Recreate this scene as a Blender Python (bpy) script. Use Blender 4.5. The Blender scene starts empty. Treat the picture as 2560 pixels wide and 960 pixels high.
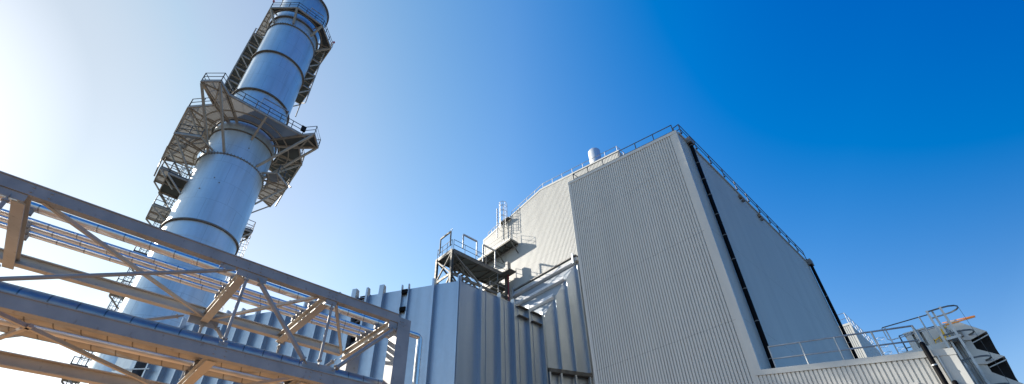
import bpy, math, random
from mathutils import Vector, Matrix
random.seed(7)
S = bpy.context.scene
COL = S.collection
PI = math.pi

# ------------------------------------------------------------------ materials
def newmat(name):
    m = bpy.data.materials.new(name); m.use_nodes = True
    nt = m.node_tree; b = nt.nodes['Principled BSDF']
    return m, nt, b

def noise(nt, scale, detail=4, vec=None, stretch=None):
    tc = nt.nodes.new('ShaderNodeNewGeometry')
    out = tc.outputs['Position']
    if stretch:
        mp = nt.nodes.new('ShaderNodeMapping'); mp.inputs['Scale'].default_value = stretch
        nt.links.new(out, mp.inputs['Vector']); out = mp.outputs[0]
    n = nt.nodes.new('ShaderNodeTexNoise'); n.inputs['Scale'].default_value = scale
    n.inputs['Detail'].default_value = detail
    nt.links.new(out, n.inputs['Vector'])
    return n.outputs['Fac']

def ramp(nt, fac, c0, c1, p0=0.3, p1=0.7):
    r = nt.nodes.new('ShaderNodeValToRGB')
    r.color_ramp.elements[0].position = p0; r.color_ramp.elements[0].color = (*c0, 1)
    r.color_ramp.elements[1].position = p1; r.color_ramp.elements[1].color = (*c1, 1)
    nt.links.new(fac, r.inputs[0]); return r.outputs[0]

def maprange(nt, fac, a, b, c, d):
    r = nt.nodes.new('ShaderNodeMapRange')
    for i, v in enumerate((a, b, c, d)): r.inputs[i + 1].default_value = v
    nt.links.new(fac, r.inputs[0]); return r.outputs[0]

def mathn(nt, op, a, b=None, c=None):
    n = nt.nodes.new('ShaderNodeMath'); n.operation = op
    for i, v in enumerate((a, b, c)):
        if v is None: continue
        if isinstance(v, (int, float)): n.inputs[i].default_value = v
        else: nt.links.new(v, n.inputs[i])
    return n.outputs[0]

def mixc(nt, fac, a, b):
    n = nt.nodes.new('ShaderNodeMix'); n.data_type = 'RGBA'
    if isinstance(fac, (int, float)): n.inputs[0].default_value = fac
    else: nt.links.new(fac, n.inputs[0])
    for k, v in ((6, a), (7, b)):
        if isinstance(v, tuple): n.inputs[k].default_value = (*v, 1)
        else: nt.links.new(v, n.inputs[k])
    return n.outputs[2]

def bump(nt, b, h, strength=0.2, dist=0.02):
    n = nt.nodes.new('ShaderNodeBump'); n.inputs['Strength'].default_value = strength
    n.inputs['Distance'].default_value = dist
    nt.links.new(h, n.inputs['Height']); nt.links.new(n.outputs[0], b.inputs['Normal'])

def metal(name, c0, c1, rough=(.3, .5), metallic=.9, scale=1.2, stretch=(1, 1, .12), bs=.15, coat=0):
    m, nt, b = newmat(name)
    f = noise(nt, scale, 5, stretch=stretch)
    f2 = noise(nt, 5, 4)
    nt.links.new(ramp(nt, f, c0, c1), b.inputs['Base Color'])
    nt.links.new(maprange(nt, f2, .3, .7, *rough), b.inputs['Roughness'])
    b.inputs['Metallic'].default_value = metallic
    bump(nt, b, noise(nt, .9, 3), bs, .05)
    return m

def paint(name, c0, c1, rough=.5, scale=1.5, stretch=(1, 1, .3), dirt=None, spec=.5):
    m, nt, b = newmat(name)
    f = noise(nt, scale, 6, stretch=stretch)
    col = ramp(nt, f, c0, c1)
    if dirt:
        d = noise(nt, 9, 6, stretch=(1, 1, .5))
        col = mixc(nt, maprange(nt, d, .62, .72, 0, .6), col, dirt)
    nt.links.new(col, b.inputs['Base Color'])
    b.inputs['Roughness'].default_value = rough
    b.inputs['Specular IOR Level'].default_value = spec
    bump(nt, b, noise(nt, 30, 3), .08, .004)
    return m

def cladding(name, c0, c1, rough=.5, lap0=11.04, pitch=5.01, spec=.5):
    m, nt, b = newmat(name)
    f = noise(nt, .8, 6, stretch=(1, 1, .07))
    col = ramp(nt, f, c0, c1, .25, .75)
    big = noise(nt, .12, 3)
    col = mixc(nt, maprange(nt, big, .35, .65, 0, .12), col, (c0[0]*.8, c0[1]*.82, c0[2]*.86))
    g = nt.nodes.new('ShaderNodeNewGeometry'); sx = nt.nodes.new('ShaderNodeSeparateXYZ')
    nt.links.new(g.outputs['Position'], sx.inputs[0])
    z = mathn(nt, 'PINGPONG', mathn(nt, 'SUBTRACT', sx.outputs[2], lap0), pitch)
    # sheet laps: dark thin seam at every lap height (pingpong folds at 0 and pitch)
    d = mathn(nt, 'MINIMUM', z, mathn(nt, 'SUBTRACT', pitch, z))
    seam = mathn(nt, 'LESS_THAN', d, .014)
    n2 = noise(nt, 14, 2)
    seam = mathn(nt, 'MULTIPLY', seam, maprange(nt, n2, .4, .6, .15, .55))
    col = mixc(nt, seam, col, (.12, .11, .10))
    nt.links.new(col, b.inputs['Base Color'])
    b.inputs['Roughness'].default_value = rough
    b.inputs['Specular IOR Level'].default_value = spec
    return m

def pipe_clad(name, pitch=.45, c0=(.66, .66, .66), c1=(.76, .76, .75), rough=(.26, .38), lw=.05, ld=.55):
    m, nt, b = newmat(name)
    f = noise(nt, 3, 5)
    col = ramp(nt, f, c0, c1)
    g = nt.nodes.new('ShaderNodeNewGeometry'); sx = nt.nodes.new('ShaderNodeSeparateXYZ')
    nt.links.new(g.outputs['Position'], sx.inputs[0])
    y = mathn(nt, 'ADD', sx.outputs[1], mathn(nt, 'MULTIPLY', sx.outputs[0], .37))
    y = mathn(nt, 'FRACT', mathn(nt, 'DIVIDE', mathn(nt, 'ADD', y, 40.0), pitch))
    line = mathn(nt, 'LESS_THAN', y, lw)
    col = mixc(nt, mathn(nt, 'MULTIPLY', line, ld), col, (.08, .075, .07))
    nt.links.new(col, b.inputs['Base Color'])
    b.inputs['Metallic'].default_value = .95
    nt.links.new(maprange(nt, noise(nt, 8, 3), .3, .7, *rough), b.inputs['Roughness'])
    bump(nt, b, noise(nt, 2, 2), .06, .02)
    return m

M = {}
M['clad'] = cladding('cream_cladding', (.54, .535, .50), (.62, .615, .57), .42)
M['clad_side'] = M['clad']
M['flash'] = paint('cream_flashing', (.53, .53, .50), (.60, .60, .565), .4)
M['duct'] = metal('duct_sheet', (.42, .47, .515), (.50, .55, .595), (.42, .52), .86, 1.6, (1, 1, .06), .02)
M['duct_roof'] = metal('duct_roof_sheet', (.30, .335, .37), (.37, .405, .44), (.55, .6), .45, .8, (1, 1, 1), 0.0)
M['stack'] = metal('stack_sheet', (.56, .62, .65), (.68, .74, .77), (.44, .58), .78, .7, (1, 1, .25), .12)
def add_plates(m, cx, cy, zp, nseg, dark=.35, streak=.22):
    # rolled plates: weld lines every zp metres and nseg vertical seams staggered per course, plus rain streaks
    nt = m.node_tree; b = nt.nodes['Principled BSDF']
    src = b.inputs['Base Color'].links[0].from_socket
    g = nt.nodes.new('ShaderNodeNewGeometry'); sx = nt.nodes.new('ShaderNodeSeparateXYZ'); nt.links.new(g.outputs['Position'], sx.inputs[0])
    zc = mathn(nt, 'DIVIDE', sx.outputs[2], zp); fz = mathn(nt, 'FRACT', zc)
    hl = mathn(nt, 'LESS_THAN', fz, .035/zp)
    ang = mathn(nt, 'ARCTAN2', mathn(nt, 'SUBTRACT', sx.outputs[1], cy), mathn(nt, 'SUBTRACT', sx.outputs[0], cx))
    ph = mathn(nt, 'ADD', mathn(nt, 'MULTIPLY', ang, nseg/(2*PI)), mathn(nt, 'MULTIPLY', mathn(nt, 'FLOOR', zc), .37))
    vl = mathn(nt, 'LESS_THAN', mathn(nt, 'FRACT', mathn(nt, 'ADD', ph, 50.0)), .012)
    ln = mathn(nt, 'MULTIPLY', mathn(nt, 'MAXIMUM', hl, vl), dark)
    col = mixc(nt, ln, src, (.16, .16, .16))
    st = noise(nt, 2.2, 7, stretch=(1, 1, .04))
    col = mixc(nt, maprange(nt, st, .5, .72, 0, streak), col, (.30, .28, .25))
    nt.links.new(col, b.inputs['Base Color'])
add_plates(M['stack'], -47.369, 3.52, 2.55, 7)
M['rust'] = paint('weathered_ring', (.12, .10, .08), (.20, .165, .13), .7, 3)
M['steel'] = paint('rack_paint', (.24, .25, .26), (.33, .335, .34), .42, 2.5, (1, 1, 1), (.16, .12, .09))
M['tan'] = paint('tan_rack_paint', (.43, .395, .335), (.51, .47, .405), .45, 2.5, (1, 1, 1), (.25, .21, .16))
M['beige'] = paint('beige_steel', (.34, .30, .245), (.44, .395, .33), .5, 2, (1, 1, 1), (.18, .14, .10))
M['galv'] = metal('galvanised_steel', (.36, .37, .37), (.52, .53, .53), (.4, .6), .6, 4, (1, 1, 1), .05)
M['tower'] = metal('grey_tower_steel', (.10, .097, .085), (.165, .155, .135), (.55, .7), .15, 3, (1, 1, 1), .05)
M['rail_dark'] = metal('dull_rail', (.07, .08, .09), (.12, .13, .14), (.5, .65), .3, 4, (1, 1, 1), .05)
M['black'] = paint('black_plastic', (.003, .003, .004), (.006, .006, .007), .6, 3, spec=.08)
M['void'] = paint('dark_interior', (.006, .006, .007), (.012, .012, .012), .9, 2)
M['alu'] = pipe_clad('pipe_jacket')
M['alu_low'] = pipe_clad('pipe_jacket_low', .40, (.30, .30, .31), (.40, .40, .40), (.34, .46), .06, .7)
M['silver'] = metal('silencer_skin', (.62, .62, .62), (.74, .74, .74), (.35, .5), .55, 2, (1, 1, .2), .08)
M['orange'] = paint('crane_orange', (.80, .25, .02), (.9, .33, .03), .4)
M['yellow'] = paint('safety_yellow', (.80, .45, .02), (.9, .55, .03), .4)
M['red'] = paint('red_pipe', (.16, .02, .025), (.24, .03, .035), .4)
M['redlamp'] = paint('red_lens', (.5, .02, .05), (.6, .03, .06), .2)
M['grey_box'] = paint('grey_box', (.16, .15, .14), (.26, .25, .23), .5)
M['ledge'] = paint('brown_trim', (.25, .17, .11), (.33, .23, .15), .6)
# grating deck: partly see-through, light leaks down through it
def grating(name, c, hole, tlc=.45, tcol=(.6, .58, .52)):
    m, nt, b = newmat(name)
    b.inputs['Base Color'].default_value = (*c, 1); b.inputs['Roughness'].default_value = .6
    tr = nt.nodes.new('ShaderNodeBsdfTransparent'); tl = nt.nodes.new('ShaderNodeBsdfTranslucent')
    tl.inputs[0].default_value = (*tcol, 1)
    mx = nt.nodes.new('ShaderNodeMixShader'); mx.inputs[0].default_value = tlc
    nt.links.new(b.outputs[0], mx.inputs[1]); nt.links.new(tl.outputs[0], mx.inputs[2])
    mx2 = nt.nodes.new('ShaderNodeMixShader'); mx2.inputs[0].default_value = hole
    nt.links.new(mx.outputs[0], mx2.inputs[1]); nt.links.new(tr.outputs[0], mx2.inputs[2])
    nt.links.new(mx2.outputs[0], nt.nodes['Material Output'].inputs['Surface'])
    return m
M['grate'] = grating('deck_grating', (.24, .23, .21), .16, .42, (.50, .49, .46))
M['grate_dark'] = grating('dark_deck', (.08, .085, .08), .03, .22, (.2, .24, .23))  # darker copy; stack's shadow on its right-hand decks put into the colour
def ground_mat():
    m, nt, b = newmat('gravel')
    f = noise(nt, .05, 8); f2 = noise(nt, 4, 8)
    c = mixc(nt, maprange(nt, f2, .3, .7, 0, 1), ramp(nt, f, (.055, .052, .05), (.085, .08, .075)), (.045, .044, .043))
    nt.links.new(c, b.inputs['Base Color']); b.inputs['Roughness'].default_value = .95
    bump(nt, b, f2, .6, .05)
    return m
M['ground'] = ground_mat()
def yard_mat():
    m, nt, b = newmat('red_gravel')
    f = noise(nt, .3, 8)
    nt.links.new(ramp(nt, f, (.42, .225, .10), (.52, .285, .135)), b.inputs['Base Color'])
    b.inputs['Roughness'].default_value = .95; bump(nt, b, noise(nt, 8, 6), .6, .04); return m
M['yard'] = yard_mat()
def concrete_mat():
    m, nt, b = newmat('concrete')
    nt.links.new(ramp(nt, noise(nt, .8, 8), (.30, .28, .25), (.38, .355, .32)), b.inputs['Base Color'])
    b.inputs['Roughness'].default_value = .85; return m
M['concrete'] = concrete_mat()

# ------------------------------------------------------------------ mesh tools
ROOTLOC = {}
def V(*a): return Vector(a[0]) if len(a) == 1 else Vector(a)

class MB:
    def __init__(s): s.v = []; s.f = []; s.sm = []
    def add(s, vs, fs, smooth=False):
        o = len(s.v); s.v += [tuple(v) for v in vs]
        for f in fs: s.f.append([i + o for i in f]); s.sm.append(smooth)
        return s
    def box(s, x0, x1, y0, y1, z0, z1):
        vs = [(x, y, z) for z in (z0, z1) for y in (y0, y1) for x in (x0, x1)]
        return s.add(vs, [(0, 2, 3, 1), (4, 5, 7, 6), (0, 1, 5, 4), (2, 6, 7, 3), (0, 4, 6, 2), (1, 3, 7, 5)])
    def prism(s, pts, off):
        """closed polygon pts (3D) extruded by vector off"""
        n = len(pts); off = V(off); a = [V(p) for p in pts]; b = [p + off for p in a]
        fs = [tuple(range(n))[::-1], tuple(range(n, 2 * n))]
        fs += [(i, (i + 1) % n, n + (i + 1) % n, n + i) for i in range(n)]
        return s.add(a + b, fs)
    def frame(s, p, q, up):
        p, q = V(p), V(q); d = (q - p).normalized(); up = V(up)
        if abs(d.dot(up.normalized())) > .98: up = V(1, 0, 0) if abs(d.x) < .9 else V(0, 1, 0)
        r = d.cross(up).normalized(); u = r.cross(d).normalized(); return p, q, d, r, u
    def bar(s, p, q, w, h, up=(0, 0, 1)):
        p, q, d, r, u = s.frame(p, q, up)
        vs = [e + r * (a * w / 2) + u * (b * h / 2) for e in (p, q) for a, b in ((-1, -1), (1, -1), (1, 1), (-1, 1))]
        return s.add(vs, [(3, 2, 1, 0), (4, 5, 6, 7), (0, 1, 5, 4), (1, 2, 6, 5), (2, 3, 7, 6), (3, 0, 4, 7)])
    def ibeam(s, p, q, w, h, up=(0, 0, 1), tf=.022, tw=.016):
        p, q, d, r, u = s.frame(p, q, up)
        a, c, t, k = w / 2, h / 2, tf, tw / 2
        pr = [(-a, -c), (a, -c), (a, -c + t), (k, -c + t), (k, c - t), (a, c - t), (a, c), (-a, c), (-a, c - t), (-k, c - t), (-k, -c + t), (-a, -c + t)]
        vs = [e + r * x + u * y for e in (p, q) for x, y in pr]; n = 12
        fs = [(i, (i + 1) % n, n + (i + 1) % n, n + i) for i in range(n)]
        for o in (0, n):
            for f in ((0, 1, 2, 3, 10, 11), (3, 4, 9, 10), (4, 5, 6, 7, 8, 9)): fs.append(tuple(i + o for i in f))
        return s.add(vs, fs)
    def channel(s, p, q, w, h, up=(0, 0, 1), t=.018, side=1):
        p, q, d, r, u = s.frame(p, q, up); a, c = w * side, h / 2
        s.bar(p, q, t, h, u)
        for k in (-1, 1):
            s.bar(p + r * (a / 2) + u * (k * (c - t / 2)), q + r * (a / 2) + u * (k * (c - t / 2)), w, t, u)
        return s
    def tube(s, p, q, r0, n=8, r1=None, cap=True):
        p, q, d, r, u = s.frame(p, q, (0, 0, 1)); r1 = r0 if r1 is None else r1
        vs = [e + (r * math.cos(2*PI*i/n) + u * math.sin(2*PI*i/n)) * R for e, R in ((p, r0), (q, r1)) for i in range(n)]
        s.add(vs, [(i, n + i, n + (i + 1) % n, (i + 1) % n) for i in range(n)], True)
        if cap: s.add(vs, [tuple(range(n)), tuple(range(n, 2 * n))[::-1]])
        return s
    def path(s, pts, r, n=8):
        """round bar bent through pts, joints mitred"""
        pts = [V(p) for p in pts]; rings = []; ref = None
        for i, p in enumerate(pts):
            a = (p - pts[i - 1]).normalized() if i else (pts[1] - p).normalized()
            b = (pts[i + 1] - p).normalized() if i < len(pts) - 1 else a
            t = (a + b).normalized()
            if ref is None:
                ref = t.cross(V(0, 0, 1)); ref = t.cross(V(1, 0, 0)) if ref.length < .05 else ref
            ref = (ref - t * ref.dot(t)).normalized(); w = t.cross(ref)
            rings.append([p + (ref * math.cos(2*PI*k/n) + w * math.sin(2*PI*k/n)) * r for k in range(n)])
        vs = [v for R in rings for v in R]; m = len(rings)
        s.add(vs, [(i*n + k, i*n + (k+1) % n, (i+1)*n + (k+1) % n, (i+1)*n + k) for i in range(m-1) for k in range(n)], True)
        return s.add(vs, [tuple(range(n))[::-1], tuple(range((m-1)*n, m*n))])
    def cyl(s, cx, cy, prof, n=96, a0=0, a1=2*PI):
        """lathe: prof list of (r, z)"""
        full = abs(a1 - a0 - 2*PI) < 1e-6; m = n if full else n + 1
        vs = [(cx + r*math.cos(a0 + (a1-a0)*i/n), cy + r*math.sin(a0 + (a1-a0)*i/n), z) for r, z in prof for i in range(m)]
        fs = [(j*m + i, j*m + (i+1) % m, (j+1)*m + (i+1) % m, (j+1)*m + i) for j in range(len(prof)-1) for i in range(n)]
        return s.add(vs, fs, True)
    def quad(s, a, b, c, d, th, nrm):
        nrm = V(nrm).normalized(); return s.prism([a, b, c, d], tuple(-nrm * th))
    def build(s, name, mat, parent=None):
        me = bpy.data.meshes.new(name)
        o = bpy.data.objects.new(name, me)
        off = V(0, 0, 0)
        if parent is not None:
            root = parent
            while root.parent: root = root.parent
            off = ROOTLOC[root.name]
        me.from_pydata([tuple(V(v) - off) for v in s.v], [], s.f)
        me.polygons.foreach_set('use_smooth', s.sm)
        import bmesh
        bm = bmesh.new(); bm.from_mesh(me); bmesh.ops.recalc_face_normals(bm, faces=bm.faces); bm.to_mesh(me); bm.free()
        me.materials.append(M[mat]); me.update()
        COL.objects.link(o)
        if parent is not None: o.parent = parent
        else: ROOTLOC[o.name] = V(0, 0, 0)
        return o

def thing(name, label, cat, loc=(0, 0, 0), group=None):
    o = bpy.data.objects.new(name, None); COL.objects.link(o); o.location = loc
    o.empty_display_size = .3
    o['label'] = label; o['category'] = cat
    if group: o['group'] = group
    ROOTLOC[o.name] = V(loc); return o
def tag(o, label, cat, group=None):
    o['label'] = label; o['category'] = cat
    if group: o['group'] = group
    return o
def structure(o): o['kind'] = 'structure'; return o

# profiled sheet: vertical trapezoid ribs, outward normal n
def ribbed(mb, p0, d, n, length, zb, zt, pitch=.15, depth=.060, s0=0.0):
    p0, d, n = V(p0), V(d).normalized(), V(n).normalized()
    top = zt if callable(zt) else (lambda s: zt)
    bot = zb if callable(zb) else (lambda s: zb)
    pts = [(0, 0)]; s = s0
    while s + pitch < length:
        pts += [(s + pitch*.64, 0), (s + pitch*.69, -depth), (s + pitch*.95, -depth), (s + pitch, 0)]; s += pitch
    pts.append((length, 0))
    vs = []
    for a, h in pts:
        b = p0 + d * a + n * h
        vs += [(b.x, b.y, bot(a)), (b.x, b.y, top(a))]
    return mb.add(vs, [(2*i, 2*i+2, 2*i+3, 2*i+1) for i in range(len(pts)-1)])

# ------------------------------------------------------------------ reusable steelwork
def railing_mesh(pts, h=1.05, sp=1.4, r=.024, toe=True, mids=1, closed=False):
    mb = MB(); pts = [V(p) for p in pts]
    if closed: pts = pts + [pts[0]]
    up = V(0, 0, 1)
    for k in range(1 + mids):
        mb.path([p + up * (h * (1 - k * .48)) for p in pts], r, 6)
    for a, b in zip(pts[:-1], pts[1:]):
        L = (b - a).length; n = max(1, round(L / sp))
        for i in range(n + 1):
            p = a.lerp(b, i / n); mb.tube(p, p + up * h, r, 6, cap=False)
        if toe: mb.bar(a + up * .06, b + up * .06, .01, .12)
    return mb

def roof_rail(name, label, pts, h, sp, mat, r=.032, mids=1, cat='handrail', group=None, skip=()):
    """free standing handrail: thing > top_rail, mid_rail, post (each)"""
    pts = [V(p) for p in pts]; t = thing(name, label, cat, tuple(pts[0]), group); up = V(0, 0, 1)
    MB().path([p + up * h for p in pts], r, 8).build('top_rail', mat, t)
    for k in range(mids): MB().path([p + up * h * .5 for p in pts], r * .9, 8).build('mid_rail', mat, t)
    last = None
    for a, b in zip(pts[:-1], pts[1:]):
        n = max(1, round((b - a).length / sp))
        for i in range(n + 1):
            p = a.lerp(b, i / n)
            if last is not None and (p - last).length < .05: continue
            last = p
            m = MB().tube(p, p + up * (h + .01), r, 8); m.box(p.x-.06, p.x+.06, p.y-.06, p.y+.06, p.z - .01, p.z + .02)
            m.build('post', mat, t)
    return t

def ladder(parent, p, out, z0, z1, mat, cage_from=2.2, w=.45, cage_r=.38, ext=1.1, rungsp=.3, hoopsp=.9):
    """vertical ladder at p (x,y), climbing side facing 'out'; parts hang on parent"""
    p = V(p[0], p[1], 0); out = V(out).normalized(); sd = V(-out.y, out.x, 0)
    for k in (-1, 1):
        a = p + sd * (k * w / 2)
        MB().bar((a.x, a.y, z0), (a.x, a.y, z1 + ext), .02, .07, tuple(out)).build('stile', mat, parent)
    rg = MB(); z = z0 + .15
    while z < z1:
        a, b = p - sd * (w / 2), p + sd * (w / 2)
        MB().tube((a.x, a.y, z), (b.x, b.y, z), .014, 6).build('rung', mat, parent); z += rungsp
    if cage_from is not None:
        R = cage_r; hp = []
        for i in range(13):
            t = PI * i / 12
            hp.append(p + sd * (-math.cos(t) * R) + out * (.30 + math.sin(t) * (R + .05)))
        hp = [p - sd * (w/2)] + hp + [p + sd * (w/2)]
        z = z0 + cage_from
        zs = []
        while z < z1 + ext: zs.append(z); z += hoopsp
        zs.append(z1 + ext)
        for z in zs:
            MB().path([q + V(0, 0, z) for q in hp], .024, 6).build('hoop', mat, parent)
        st = MB()
        for i in (2, 4, 7, 10, 12):
            q = hp[i]; st.bar((q.x, q.y, zs[0]), (q.x, q.y, zs[-1]), .012, .05, (out.y, -out.x, 0))
        st.build('cage_straps', mat, parent)

# ------------------------------------------------------------------ world, sun
PHI, EL = math.radians(25.75), math.radians(31.7)
sunv = V(-math.cos(EL)*math.cos(PHI), -math.cos(EL)*math.sin(PHI), math.sin(EL))
SKY_K = [(5, (.66, .76, .86)), (14, (.92, 1.03, .98)), (22, (1.7, 1.7, 1.4)), (37, (4.3, 2.85, 1.95)), (54, (5.6, 3.8, 2.42)), (73, (5.0, 3.5, 2.5)), (90, (4.2, 3.0, 2.1)), (103, (3.3, 2.35, 1.63))]
SKY_C = [(14, (0, 0, 0)), (22, (.05, .01, 0)), (37, (.17, .07, 0)), (54, (.20, .18, 0)), (73, (.20, .19, 0)), (103, (.20, .20, 0))]
w = bpy.data.worlds.new("World"); S.world = w; w.use_nodes = True
nt = w.node_tree; bg = nt.nodes['Background']
sky = nt.nodes.new('ShaderNodeTexSky'); sky.sky_type = 'NISHITA'; sky.sun_disc = False
sky.sun_elevation = EL
sky.sun_rotation = math.atan2(sunv.x, sunv.y)
sky.altitude = 200; sky.air_density = 1.0; sky.dust_density = 1.0; sky.ozone_density = 2.0
hs = nt.nodes.new('ShaderNodeHueSaturation'); hs.inputs['Saturation'].default_value = 1.25
nt.links.new(sky.outputs[0], hs.inputs['Color'])
# clear polished air: the sky deepens with the angle away from the sun
tcw = nt.nodes.new('ShaderNodeTexCoord')
dp = nt.nodes.new('ShaderNodeVectorMath'); dp.operation = 'DOT_PRODUCT'; dp.inputs[1].default_value = tuple(sunv)
nt.links.new(tcw.outputs['Generated'], dp.inputs[0])
gam = mathn(nt, 'DIVIDE', mathn(nt, 'ARCCOSINE', dp.outputs['Value']), math.radians(120))
def tramp(stops, sc):
    r = nt.nodes.new('ShaderNodeValToRGB'); e = r.color_ramp.elements
    while len(e) < len(stops): e.new(.5)
    for el_, (p_, c_) in zip(e, stops): el_.position = p_/120; el_.color = (*[v/sc for v in c_], 1)
    nt.links.new(gam, r.inputs[0]); return r.outputs[0]
kk = tramp(SKY_K, 8.0); cc = tramp(SKY_C, .25)
def vm(op, a_, b_, scale=None):
    n = nt.nodes.new('ShaderNodeVectorMath'); n.operation = op; nt.links.new(a_, n.inputs[0])
    if scale is not None: n.inputs['Scale'].default_value = scale
    elif isinstance(b_, tuple): n.inputs[1].default_value = b_
    else: nt.links.new(b_, n.inputs[1])
    return n.outputs[0]
WS = .12
cur = vm('SUBTRACT', vm('MULTIPLY', hs.outputs[0], vm('SCALE', kk, None, 8.0)), vm('SCALE', cc, None, .25/WS))
cur = vm('MAXIMUM', cur, (0, 0, 0))
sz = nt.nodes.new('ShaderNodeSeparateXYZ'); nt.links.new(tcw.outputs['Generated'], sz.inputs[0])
hz = nt.nodes.new('ShaderNodeMapRange'); hz.interpolation_type = 'SMOOTHSTEP'   # low band, out of view: dimmed and blued to cut ambient on shaded walls
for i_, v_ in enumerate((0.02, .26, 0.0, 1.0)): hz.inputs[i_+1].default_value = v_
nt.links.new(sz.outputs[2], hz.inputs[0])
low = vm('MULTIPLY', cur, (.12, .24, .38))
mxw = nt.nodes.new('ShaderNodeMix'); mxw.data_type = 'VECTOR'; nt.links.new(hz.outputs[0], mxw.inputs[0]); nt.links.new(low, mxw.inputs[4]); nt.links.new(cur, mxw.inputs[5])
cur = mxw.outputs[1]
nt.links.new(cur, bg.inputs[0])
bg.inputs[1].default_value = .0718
sl = bpy.data.lights.new('sun', 'SUN'); sl.energy = 5.0; sl.angle = math.radians(.53); sl.color = (1, .92, .80)
so = bpy.data.objects.new('sun', sl); COL.objects.link(so)
so.rotation_euler = (-sunv).to_track_quat('-Z', 'Y').to_euler(); so.location = (-40, -40, 60)

# ------------------------------------------------------------------ camera
yaw, pitch, roll = map(math.radians, (-45.5112, 36.3027, -1.8969))
F = V(math.sin(yaw)*math.cos(pitch), math.cos(yaw)*math.cos(pitch), math.sin(pitch))
r0 = V(math.cos(yaw), -math.sin(yaw), 0); u0 = r0.cross(F)
R_ = r0*math.cos(roll) + u0*math.sin(roll); U_ = u0*math.cos(roll) - r0*math.sin(roll)
cam = bpy.data.cameras.new('camera'); co = bpy.data.objects.new('camera', cam); COL.objects.link(co)
co.matrix_world = Matrix(((R_.x, U_.x, -F.x, 0), (R_.y, U_.y, -F.y, 0), (R_.z, U_.z, -F.z, 1.7), (0, 0, 0, 1)))
cam.sensor_width = 36; cam.lens = 36*1171.136/2560; cam.shift_y = 136.23/2560
cam.clip_end = 5000; cam.clip_start = .1
S.camera = co
S.view_settings.view_transform = 'Standard'; S.view_settings.look = 'None'
S.view_settings.exposure = .75; S.view_settings.gamma = 1

# ------------------------------------------------------------------ ground
structure(MB().add([(-3000, -3000, 0), (3000, -3000, 0), (3000, 3000, 0), (-3000, 3000, 0)], [(0, 1, 2, 3)]).build('ground', 'ground'))
structure(MB().add([(-22, -24, .004), (3, -24, .004), (3, 10, .004), (-22, 10, .004)], [(0, 1, 2, 3)]).build('gravel_yard', 'yard'))  # unseen; extent and colour shaped to bounce warm light onto the rack

# ------------------------------------------------------------------ main building
SL = .2026
def zroof(x): return 23.38 + (-6.23 - x) * SL
b = thing('turbine_hall', 'tall cream corrugated building with sloping roof, the largest on the right', 'building', (-10, 24, 0))
mb = MB()
ribbed(mb, (-14.31, 20, 0), (1, 0, 0), (0, -1, 0), 7.80, 0, lambda s: zroof(-14.31 + s) - .17)
mb.build('front_wall', 'clad', b)
m = MB(); ribbed(m, (-6.23, 20.14, 0), (0, 1, 0), (1, 0, 0), 21.1, 0, 23.28); m.build('side_wall', 'clad', b)
m = MB()
m.add([(-14.43, 26.5, 0), (-14.43, 20.0, 0), (-14.43, 20.0, 24.9), (-14.43, 26.5, 24.9)], [(0, 1, 2, 3)])
m.build('left_wall', 'flash', b); m = MB()
m.add([(-6.26, 41.24, 0), (-30, 41.24, 0), (-30, 41.24, 28), (-6.26, 41.24, 23.2)], [(0, 1, 2, 3)]); m.build('rear_wall', 'flash', b)
m = MB()   # roof sheets (box roof + long roof behind)
m.prism([(-14.40, 20.05, zroof(-14.4)-.06), (-6.26, 20.05, zroof(-6.26)-.06), (-6.26, 26.46, zroof(-6.26)-.06), (-14.40, 26.46, zroof(-14.4)-.06)], (0, 0, -.05))
m.prism([(-13.4, 26.6, zroof(-13.4)-.06), (-6.26, 26.6, zroof(-6.26)-.06), (-6.26, 41.2, zroof(-6.26)-.06), (-13.4, 41.2, zroof(-13.4)-.06)], (0, 0, -.05))
m.build('roof', 'flash', b)
m = MB()   # corner and verge flashings, 3 mm proud
m.box(-14.43, -14.31, 19.99, 20.2, 0, 24.85)
m.box(-6.51, -6.215, 19.985, 20.02, 8.62, 23.2); m.box(-6.245, -6.215, 20.02, 20.16, 0, 23.2)
m.build('corner_flashing', 'flash', b)
m = MB()
m.prism([(-14.45, 19.975, zroof(-14.45)-.2), (-6.21, 19.975, zroof(-6.21)-.2), (-6.21, 19.975, zroof(-6.21)+.02), (-14.45, 19.975, zroof(-14.45)+.02)], (0, .25, 0))
m.build('verge_coping', 'flash', b)
m = MB(); m.box(-6.25, -6.16, 20.23, 41.3, 23.26, 23.42); m.build('gutter', 'flash', b)
m = MB()
for yy, zz in ((28.0, 22.72), (31.1, 22.72)):
    pass

# gable hall behind, ridge at x=-22.6
def zg(x): return 34.25 - abs(x + 22.6) * .2026 * (1 if x > -22.6 else .82)
g = thing('gable_hall', 'sunlit cream corrugated gable building behind the stair tower with a round vent on its roof', 'building', (-22, 27, 0))
m = MB(); ribbed(m, (-31.4, 26.5, 0), (1, 0, 0), (0, -1, 0), 17.95, 0, lambda s: zg(-31.4 + s) - .14); m.build('gable_wall', 'clad', g)
m = MB()
m.add([(-31.4, 26.5, 0), (-31.4, 41, 0), (-31.4, 41, zg(-31.4)), (-31.4, 26.5, zg(-31.4))], [(0, 1, 2, 3)])
m.build('left_wall', 'flash', g); m = MB()
m.add([(-13.4, 26.5, 20), (-13.4, 41, 20), (-13.4, 41, zg(-13.4)), (-13.4, 26.5, zg(-13.4))], [(0, 1, 2, 3)])
m.build('right_wall', 'flash', g)
m = MB()
m.prism([(-31.42, 26.6, zg(-31.42)-.05), (-22.6, 26.6, zg(-22.6)-.05), (-22.6, 41, zg(-22.6)-.05), (-31.42, 41, zg(-31.42)-.05)], (0, 0, -.06))
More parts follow.
